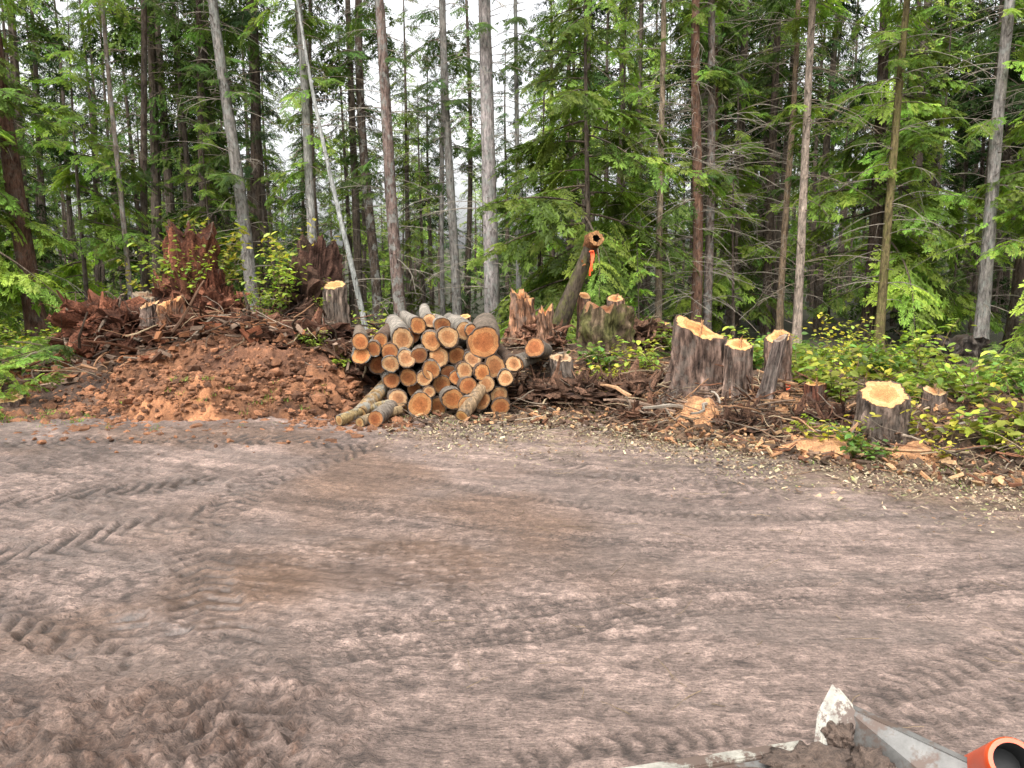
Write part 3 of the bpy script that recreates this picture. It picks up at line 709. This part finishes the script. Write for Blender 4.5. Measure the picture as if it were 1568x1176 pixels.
POLE = [tree_mesh(R.uniform(17, 22), R.uniform(9, 12), 1.5, 26, t, .10, lo=True, bare=30) for t in ('mid', 'bright')]
FULL = [tree_mesh(R.uniform(13, 17), 1.0, 2.6, 54, t, .14, lo=True) for t in ('mid', 'dark', 'bright')]
YOUNG = [tree_mesh(R.uniform(6, 8), .3, 1.9, 42, t, .06) for t in ('bright', 'mid', 'bright')]
GREY = (.25, .225, .20); LG = (.36, .34, .31); DB = (.11, .08, .06); RB = (.19, .105, .07); TAN = (.33, .25, .17)
TREES = [(-12.0, 20, .24, -.6, 'b', (.15, .08, .055), 22, 20, 10, 'bright'), (-7.85, 24, .20, -.55, 'l', GREY, 23, 60, 10, 'mid'), (-8.5, 27, .21, 0, 'b', DB, 24, 30, 8, 'dark'),
 (-5.75, 24, .15, -.4, 'l', LG, 22, 50, 18, 'bright'), (-3.7, 20, .075, -1.3, 'l', (.45, .45, .42), 11, 12, 0, 'mid'), (-4.5, 26, .17, -.2, 'l', DB, 22, 40, 8, 'mid'),
 (-3.15, 23, .19, -.48, 'l', (.22, .155, .13), 22, 60, 6, 'mid'), (-1.75, 25, .15, -.25, 'l', GREY, 23, 50, 6, 'mid'), (-.55, 23, .235, -.17, 'l', (.38, .33, .31), 24, 50, 5, 'mid'),
 (.25, 27, .10, -.1, 'l', LG, 20, 30, 6, 'mid'), (4.1, 22, .10, -.1, 'b', TAN, 20, 90, 10, 'bright'), (5.07, 22, .155, -.1, 'b', RB, 23, 100, 8, 'mid'), (5.6, 22.6, .135, -.15, 'l', (.23, .175, .145), 22, 80, 8, 'bright'),
 (6.4, 23, .055, 0, 'b', DB, 5, 14, 0, 'mid'), (8.35, 26, .15, 0, 'b', DB, 22, 50, 8, 'mid'), (7.85, 23, .10, 0, 'b', (.27, .19, .12), 20, 70, 8, 'mid'), (7.6, 21, .12, 0, 'b', (.42, .33, .26), 21, 80, 9, 'bright'),
 (10.8, 24, .20, 0, 'b', (.11, .075, .06), 23, 40, 8, 'dark'), (9.8, 21, .12, .15, 'm', (.19, .15, .07), 20, 60, 9, 'bright'), (12.5, 21, .175, .05, 'l', (.31, .275, .25), 22, 40, 10, 'bright'),
 (-9.9, 26, .13, 0, 'b', DB, 22, 40, 8, 'mid'), (-11.5, 25, .12, .3, 'b', DB, 22, 40, 8, 'mid'), (14.6, 23, .16, 0, 'b', DB, 22, 30, 10, 'mid'),
 (-6.9, 28, .10, .1, 'l', GREY, 22, 30, 6, 'mid'), (-10.8, 22.5, .08, -.2, 'l', (.25, .2, .16), 18, 30, 5, 'bright'), (-2.5, 29, .09, 0, 'l', GREY, 22, 24, 5, 'mid'), (6.9, 28, .11, 0, 'b', RB, 22, 40, 6, 'mid')]
BK = {'l': M_bark, 'b': M_barkb, 'm': M_barkmoss}
for (x, y, r, ln, bk, c, h, nb, nf, tone) in TREES:
    root = obj('conifer_tree', None, (x, y, hg(x, y)-.15))
    mb = MB(); k = 60; z = np.linspace(0, h, k); wx = R.uniform(-.12, .12); ph = R.random()*6
    PX = lambda zz: np.array([ln*zz/8+wx*math.sin(zz*.45+ph), .08*math.sin(zz*.3+ph), zz])
    P = np.array([PX(q) for q in z]); rad = r*(1-.75*z/h)*(1+.5*np.exp(-z*2.2))
    tube(mb, P, rad, 18, c, 0, rough=.06)
    for q in range(40):
        zz = R.uniform(.8, 11); p = PX(zz); a_ = R.uniform(0, 6.28); d_ = np.array([math.cos(a_), math.sin(a_), R.uniform(-.2, .5)])
        tube(mb, np.array([p, p+d_*(r+R.uniform(.03, .25))]), [.018, .007], 4, (.2, .16, .13), 1)
    tcol = (.36, .31, .25) if R.random() < .6 else (.24, .19, .14)
    bare_branches(mb, PX, 1.2, min(h, 12), nb, 2.4 if r > .08 else 1.0, tcol)
    obj('trunk', mb.mesh('trunk', [BK[bk], M_twig]), parent=root)
    for q in range(nf*3):
        zz = R.uniform(4.0, 10) if q < nf else R.uniform(9, h*.97)
        p = PX(zz); s = R.uniform(.3, .8) if q < nf else R.uniform(.8, 1.4)*(1.1-.6*zz/h)
        obj('bough', R.choice(BMESH[tone]), tuple(p), root, (0, math.radians(R.uniform(-5, 25)), R.uniform(0, 6.28)), s)

def tree(name, me, x, y, s=1.0, z=None, rot=None):
    return obj(name, me, (x, y, (hg(x, y) if z is None else z)-.1), rot=(R.uniform(-.03, .03), R.uniform(-.03, .03), R.uniform(0, 6.28) if rot is None else rot), sc=s)
HEM = [tree_mesh(12, 1.4, 3.6, 56, 'bright', .10), tree_mesh(10, 1.0, 2.6, 40, 'bright', .08)]
for (x, y, s, m) in [(1.9, 21.0, 1.0, 0), (3.2, 23.5, 1.1, 1), (.9, 24.5, .9, 1), (-13.6, 18.2, 1.1, 0), (-12.4, 23, 1.0, 1), (13.9, 20.5, 1.1, 1), (11.2, 24, 1.1, 0), (-9.2, 24.5, .8, 1), (7.0, 25, .95, 1), (15.6, 18.5, .7, 0)]:
    tree('young_hemlock_tree', HEM[m], x, y, s)
for (x, y, s, i) in [(3.1, 19.5, .4, 0), (12.6, 17.5, .35, 2), (-11.8, 16.5, .36, 0), (13.6, 14.5, .4, 2), (11.3, 15.8, .3, 0), (-12.3, 14.6, .3, 2), (-10.2, 15.0, .2, 0), (-10.9, 13.6, .2, 2)]:
    tree('conifer_sapling', YOUNG[i], x, y, s)

fr = obj('distant_forest', None)
for i in range(370):
    y = 27+52*(R.random()**1.15); u = R.uniform(-.80, .80); x = u*y+R.uniform(-2, 2)
    gap = -.24 < u < .04
    q_ = R.random()
    me = R.choice(TALL) if q_ < .45 else (R.choice(POLE) if q_ < .72 else R.choice(FULL))
    if gap and y < 62 and R.random() < .55: continue
    if u < -.24 and y < 48 and R.random() < .3: continue
    if u > .12 and R.random() < .3: me = TALL[0]
    s = R.uniform(.75, 1.15)*(.76 if gap else 1)
    obj('distant_tree', me, (x, y, float(H(x, y))-.2), fr, (0, 0, R.uniform(0, 6.28)), s)
for i in range(120):
    y = R.uniform(26, 62); x = R.uniform(-.8, .8)*y
    obj('distant_sapling', R.choice(FULL), (x, y, float(H(x, y))-.2), fr, (0, 0, R.uniform(0, 6.28)), R.uniform(.15, .42))
for i in range(130):
    y = R.uniform(85, 135); x = R.uniform(-.85, .85)*y
    obj('distant_tree', R.choice(FULL), (x, y, float(H(x, y))-.5), fr, (0, 0, R.uniform(0, 6.28)), R.uniform(.8, 1.2)*(.8 if -.24 < x/y < .04 else 1))

# ---------------------------------------------------------------- broad-leaved shrubs
LV = np.array([(0, 0, 0), (.25, .27, .06), (.65, .26, .05), (1, 0, -.08), (.65, -.26, .05), (.25, -.27, .06)])
LF = np.array([[0, 1, 2, 3], [0, 3, 4, 5]])
def shrub(nst, hh, spread, nleaf, tone, ls=.11):
    mb = MB()
    for s in range(nst):
        az = R.uniform(0, 6.28); k = 6; d = np.array([math.cos(az)*spread, math.sin(az)*spread, 1.0]); d /= np.linalg.norm(d)
        pts = [np.array([R.uniform(-.1, .1), R.uniform(-.1, .1), 0])]; L = hh*R.uniform(.6, 1.15)
        for _ in range(k): d = d+np.array([R.gauss(0, .15), R.gauss(0, .15), R.gauss(-.03, .08)]); d /= np.linalg.norm(d); pts.append(pts[-1]+d*L/k)
        pts = np.array(pts); tube(mb, pts, np.linspace(.008, .003, k+1), 4, (.18, .12, .07), 0)
        for q in range(nleaf):
            t = R.uniform(.2, 1)*k; i = min(int(t), k-1); p = pts[i]+(pts[i+1]-pts[i])*(t-i)
            p = p+np.array([R.gauss(0, .09), R.gauss(0, .09), R.gauss(0, .05)])*hh**.5
            sc = ls*R.uniform(.55, 1.2)
            M_ = rotm((R.gauss(0, .4), R.uniform(-.3, .6), R.uniform(0, 6.28)))*sc
            c = np.array(tone)*R.uniform(.45, 1.35)*np.array([R.uniform(.85, 1.4), 1, R.uniform(.7, 1.2)])
            mb.add(LV@M_.T+p, LF, c, 1)
    return mb.mesh('shrub', [M_twig, M_leaf], False)
G1 = (.25, .36, .06); G2 = (.15, .26, .06); G3 = (.34, .37, .06)
SH = [shrub(8, .6, .9, 17, G1, .15), shrub(8, .75, .7, 19, G2, .15), shrub(8, .45, 1.2, 15, G1, .13), shrub(7, .95, .6, 18, G1, .15), shrub(6, .8, .6, 13, G3, .13)]
ST = [shrub(7, 1.6, .35, 26, G3, .14), shrub(6, 1.3, .4, 26, G1, .14)]
def put_sh(me, x, y, s=1.0, dz=0): return obj('leafy_shrub', me, (x, y, hg(x, y)+dz-.03), rot=(0, 0, R.uniform(0, 6.28)), sc=s)
for (x, y, s) in [(4.0, 9.5, .8), (4.2, 9.3, .7), (3.95, 10.1, .6), (5.3, 9.5, .9), (5.8, 9.2, 1), (6.3, 9.4, 1.0), (6.2, 10.4, 1.0), (5.7, 10.8, .9), (6.9, 10.2, 1.1), (7.0, 9.3, 1), (5.3, 10.3, .7), (6.6, 8.9, .8), (5.9, 8.9, .6), (1.3, 13.5, .7), (1.75, 13.4, .8), (2.15, 13.4, .9), (1.9, 12.5, .55), (1.6, 13.9, .9),
                  (2.2, 13.9, .8), (4.7, 11.2, .6), (4.9, 12.2, .8), (-2.9, 13.2, .5), (-3.4, 13.4, .45), (5.6, 7.9, .4), (7.5, 11, 1.0), (6.7, 11.6, 1), (5.8, 12.4, 1), (2.45, 16, .8), (4.3, 9.1, .45), (5.1, 9.0, .6), (6.2, 8.5, .5)]:
    put_sh(R.choice(SH), x, y, s)
for (x, y, s, dz) in [(-6.9, 15.7, 1.0, .8), (-5.95, 16.1, 1.0, .6), (-6.4, 16.6, 1.15, 1.0), (-6.2, 15.3, .8, .9), (-6.8, 16.2, 1.0, 1.3), (-4.6, 15.9, 1.0, .5), (-4.25, 16.5, 1.1, .7), (-4.4, 15.3, .9, .8), (-5.4, 16.3, .8, .3), (-4.7, 15.2, .8, .4), (-7.5, 16.3, .9, .4), (-2.9, 16.4, .7, 0), (-3.7, 15.4, .6, .4), (6.5, 15.6, .7, 0), (7.4, 16.6, .8, 0), (-8.2, 15.5, .7, .2)]:
    put_sh(R.choice(ST), x, y, s, dz)
ug = obj('undergrowth', None)
for i in range(330):
    if R.random() < .55: x = R.uniform(2.8, 14); y = float(edge(x))+R.uniform(2.4, 11)
    else: x = R.uniform(-15, 2.5); y = R.uniform(16.8, 25)
    if y < 14 and x < 4.6: continue
    if float(fbm(x*.5, y*.5, 2, 400)) < -.12: continue
    obj('undergrowth_plant', R.choice(SH), (x, y, hg(x, y)-.05), ug, (0, 0, R.uniform(0, 6.28)), R.uniform(.5, 1.15))
for i in range(270):
    if R.random() < .65: x = R.uniform(-14, -7.9); y = R.uniform(11.8, 20)
    else: x = R.uniform(0, 13); y = float(edge(x))+R.uniform(3.5, 11)
    obj('fallen_bough', R.choice(BMESH[R.choice(['bright', 'mid', 'bright'])]), (x, y, hg(x, y)+R.uniform(.1, .35)), ug, (R.uniform(-.3, .3), R.uniform(-.5, .2), R.uniform(0, 6.28)), R.uniform(.25, .6))
mb = MB()
for i in range(110):
    x = R.choice([R.uniform(-8, -3), R.uniform(-2, 7)]); y = float(edge(x))+R.gauss(-.1, .4); z = hg(x, y)
    for q in range(R.randint(6, 16)):
        a = R.uniform(0, 6.28); l = R.uniform(.03, .09); b = np.array([x+R.gauss(0, .05), y+R.gauss(0, .05), z+.0]); d = np.array([math.cos(a), math.sin(a), 0]); pr = np.array([-d[1], d[0], 0])*.006
        mb.add([b-pr, b+pr, b+d*l*.8+np.array([0, 0, l])], [[0, 1, 2]], np.array((.2, .32, .05))*R.uniform(.6, 1.2))
obj('grass_tufts', mb.mesh('grass_tufts', [M_leaf], False))

# ---------------------------------------------------------------- loader bucket corner + pipe
M_steel = simple('worn_steel', (.15, .145, .135), .5, .3, 9, .5, 1.2, (.10, .07, .055), .48, .55)
M_lip = simple('muddy_steel_lip', (.34, .32, .27), .55, .1, 16, .45, 1.15, (.10, .07, .055), .47, .52)
M_or = simple('orange_paint', (.62, .07, .012), .35, 0, 5, .85, 1.05)
M_blk = simple('pipe_bore_black', (.02, .02, .02), .7)  # black colour for the pipe's inner wall and end disc
bk = obj('loader_bucket', None)
def prism(name, pts, th, mat, bev=.006):
    bm = bmesh.new(); vs = [bm.verts.new(p) for p in pts]; f = bm.faces.new(vs)
    e = bmesh.ops.extrude_face_region(bm, geom=[f]); bmesh.ops.translate(bm, vec=Vector(th), verts=[g for g in e['geom'] if isinstance(g, bmesh.types.BMVert)])
    bmesh.ops.recalc_face_normals(bm, faces=bm.faces)
    bmesh.ops.bevel(bm, geom=list(bm.edges), offset=bev, segments=2, affect='EDGES')
    me = bpy.data.meshes.new(name); bm.to_mesh(me); bm.free(); me.materials.append(mat); return obj(name, me, parent=bk)
prism('cutting_edge', [(-.6, 2.30, .48), (1.06, 2.67, .50), (1.07, 2.61, .503), (-.58, 2.24, .483)], (0, 0, .02), M_lip)
prism('floor_plate', [(-.58, 2.24, .478), (1.08, 2.612, .498), (1.30, 1.75, .46), (-.36, 1.38, .44)], (0, 0, .012), M_steel, .002)
prism('side_plate', [(1.20, 2.70, .50), (1.22, 2.74, .62), (1.62, 2.25, .60), (1.75, 1.95, .70), (1.68, 1.85, .40)], (.028, .02, 0), M_steel, .004)
prism('corner_tooth', [(1.08, 2.64, .51), (1.12, 2.72, .60), (1.20, 2.78, .69), (1.25, 2.74, .63), (1.20, 2.66, .52)], (.025, -.05, -.02), M_lip, .01)
mbx = MB(); V = I4[0]
for (px, py, pz, a_, b_, c_) in [(1.03, 2.52, .51, .14, .10, .05), (1.17, 2.62, .56, .05, .05, .05), (.85, 2.45, .50, .16, .06, .025), (1.24, 2.5, .5, .10, .14, .05)]:
    q = R.random()*9; nz = fbm(V[:, 0]*3+V[:, 2]+q, V[:, 1]*3, 3, 7); n5 = fbm(V[:, 0]*12+V[:, 2]*6+q, V[:, 1]*12, 3, 7)
    mbx.add(V*(1+.7*nz+.35*n5)[:, None]*np.array([a_, b_, c_])+np.array([px, py, pz]), I4[1], (.13, .09, .068))
obj('mud_clump', mbx.mesh('mud_clump', [M_dirt]), parent=bk)
mbp = MB(); n = 40
c0 = np.array([1.50, 2.18, .755]); ax = np.array([-.25, -.75, .62]); ax /= np.linalg.norm(ax)
P = np.array([c0-ax*.5, c0-ax*.05, c0-ax*.008, c0]); Vp = tube(mbp, P, [.07, .07, .07, .066], n, (1, 1, 1), 0)
P = np.array([c0, c0-ax*.01, c0-ax*.3]); tube(mbp, P, [.053, .05, .05], n, (1, 1, 1), 1)
Vo = Vp[-1]; Vi = c0+(Vo-c0)*(.053/.066); j = np.arange(n); j2 = (j+1) % n
mbp.add(np.vstack([Vo, Vi]), np.stack([j, j2, n+j2, n+j], -1), (1, 1, 1), 0)
mbp.add(np.vstack([Vi-ax*.12, (c0-ax*.12)[None]]), np.stack([j, j2, np.full(n, n)], -1), (1, 1, 1), 1)
obj('orange_pipe', mbp.mesh('orange_pipe', [M_or, M_blk]))

# ---------------------------------------------------------------- light, sky, camera
el = math.radians(58); azs = math.radians(200)
w_ = bpy.data.worlds.new('World'); scene.world = w_; w_.use_nodes = True; nt = w_.node_tree; bg = nt.nodes['Background']
sk = nt.nodes.new('ShaderNodeTexSky'); sk.sky_type = 'NISHITA'; sk.sun_disc = False; sk.sun_elevation = el; sk.sun_rotation = azs
sk.air_density = 1.0; sk.dust_density = 6; sk.ozone_density = 1
hs = nt.nodes.new('ShaderNodeHueSaturation'); hs.inputs['Saturation'].default_value = .08; hs.inputs['Value'].default_value = 3.0
nt.links.new(sk.outputs[0], hs.inputs['Color']); nt.links.new(hs.outputs[0], bg.inputs[0]); bg.inputs[1].default_value = .15
sd = bpy.data.lights.new('sun', 'SUN'); sd.energy = 1.5; sd.angle = math.radians(14); sd.color = (1, .95, .88)
so = obj('sun', sd, (0, 0, 30))
dirv = Vector((math.sin(azs)*math.cos(el), math.cos(azs)*math.cos(el), math.sin(el)))
so.rotation_euler = dirv.to_track_quat('Z', 'Y').to_euler()
cd = bpy.data.cameras.new('camera'); cd.sensor_width = 36; cd.lens = 27.7; cd.clip_end = 2000; cd.clip_start = .05
co = obj('camera', cd, (0, 0, 2.2)); co.rotation_euler = (math.radians(90-7.93), 0, 0); scene.camera = co
scene.view_settings.view_transform = 'Standard'; scene.view_settings.look = 'None'; scene.view_settings.exposure = 0
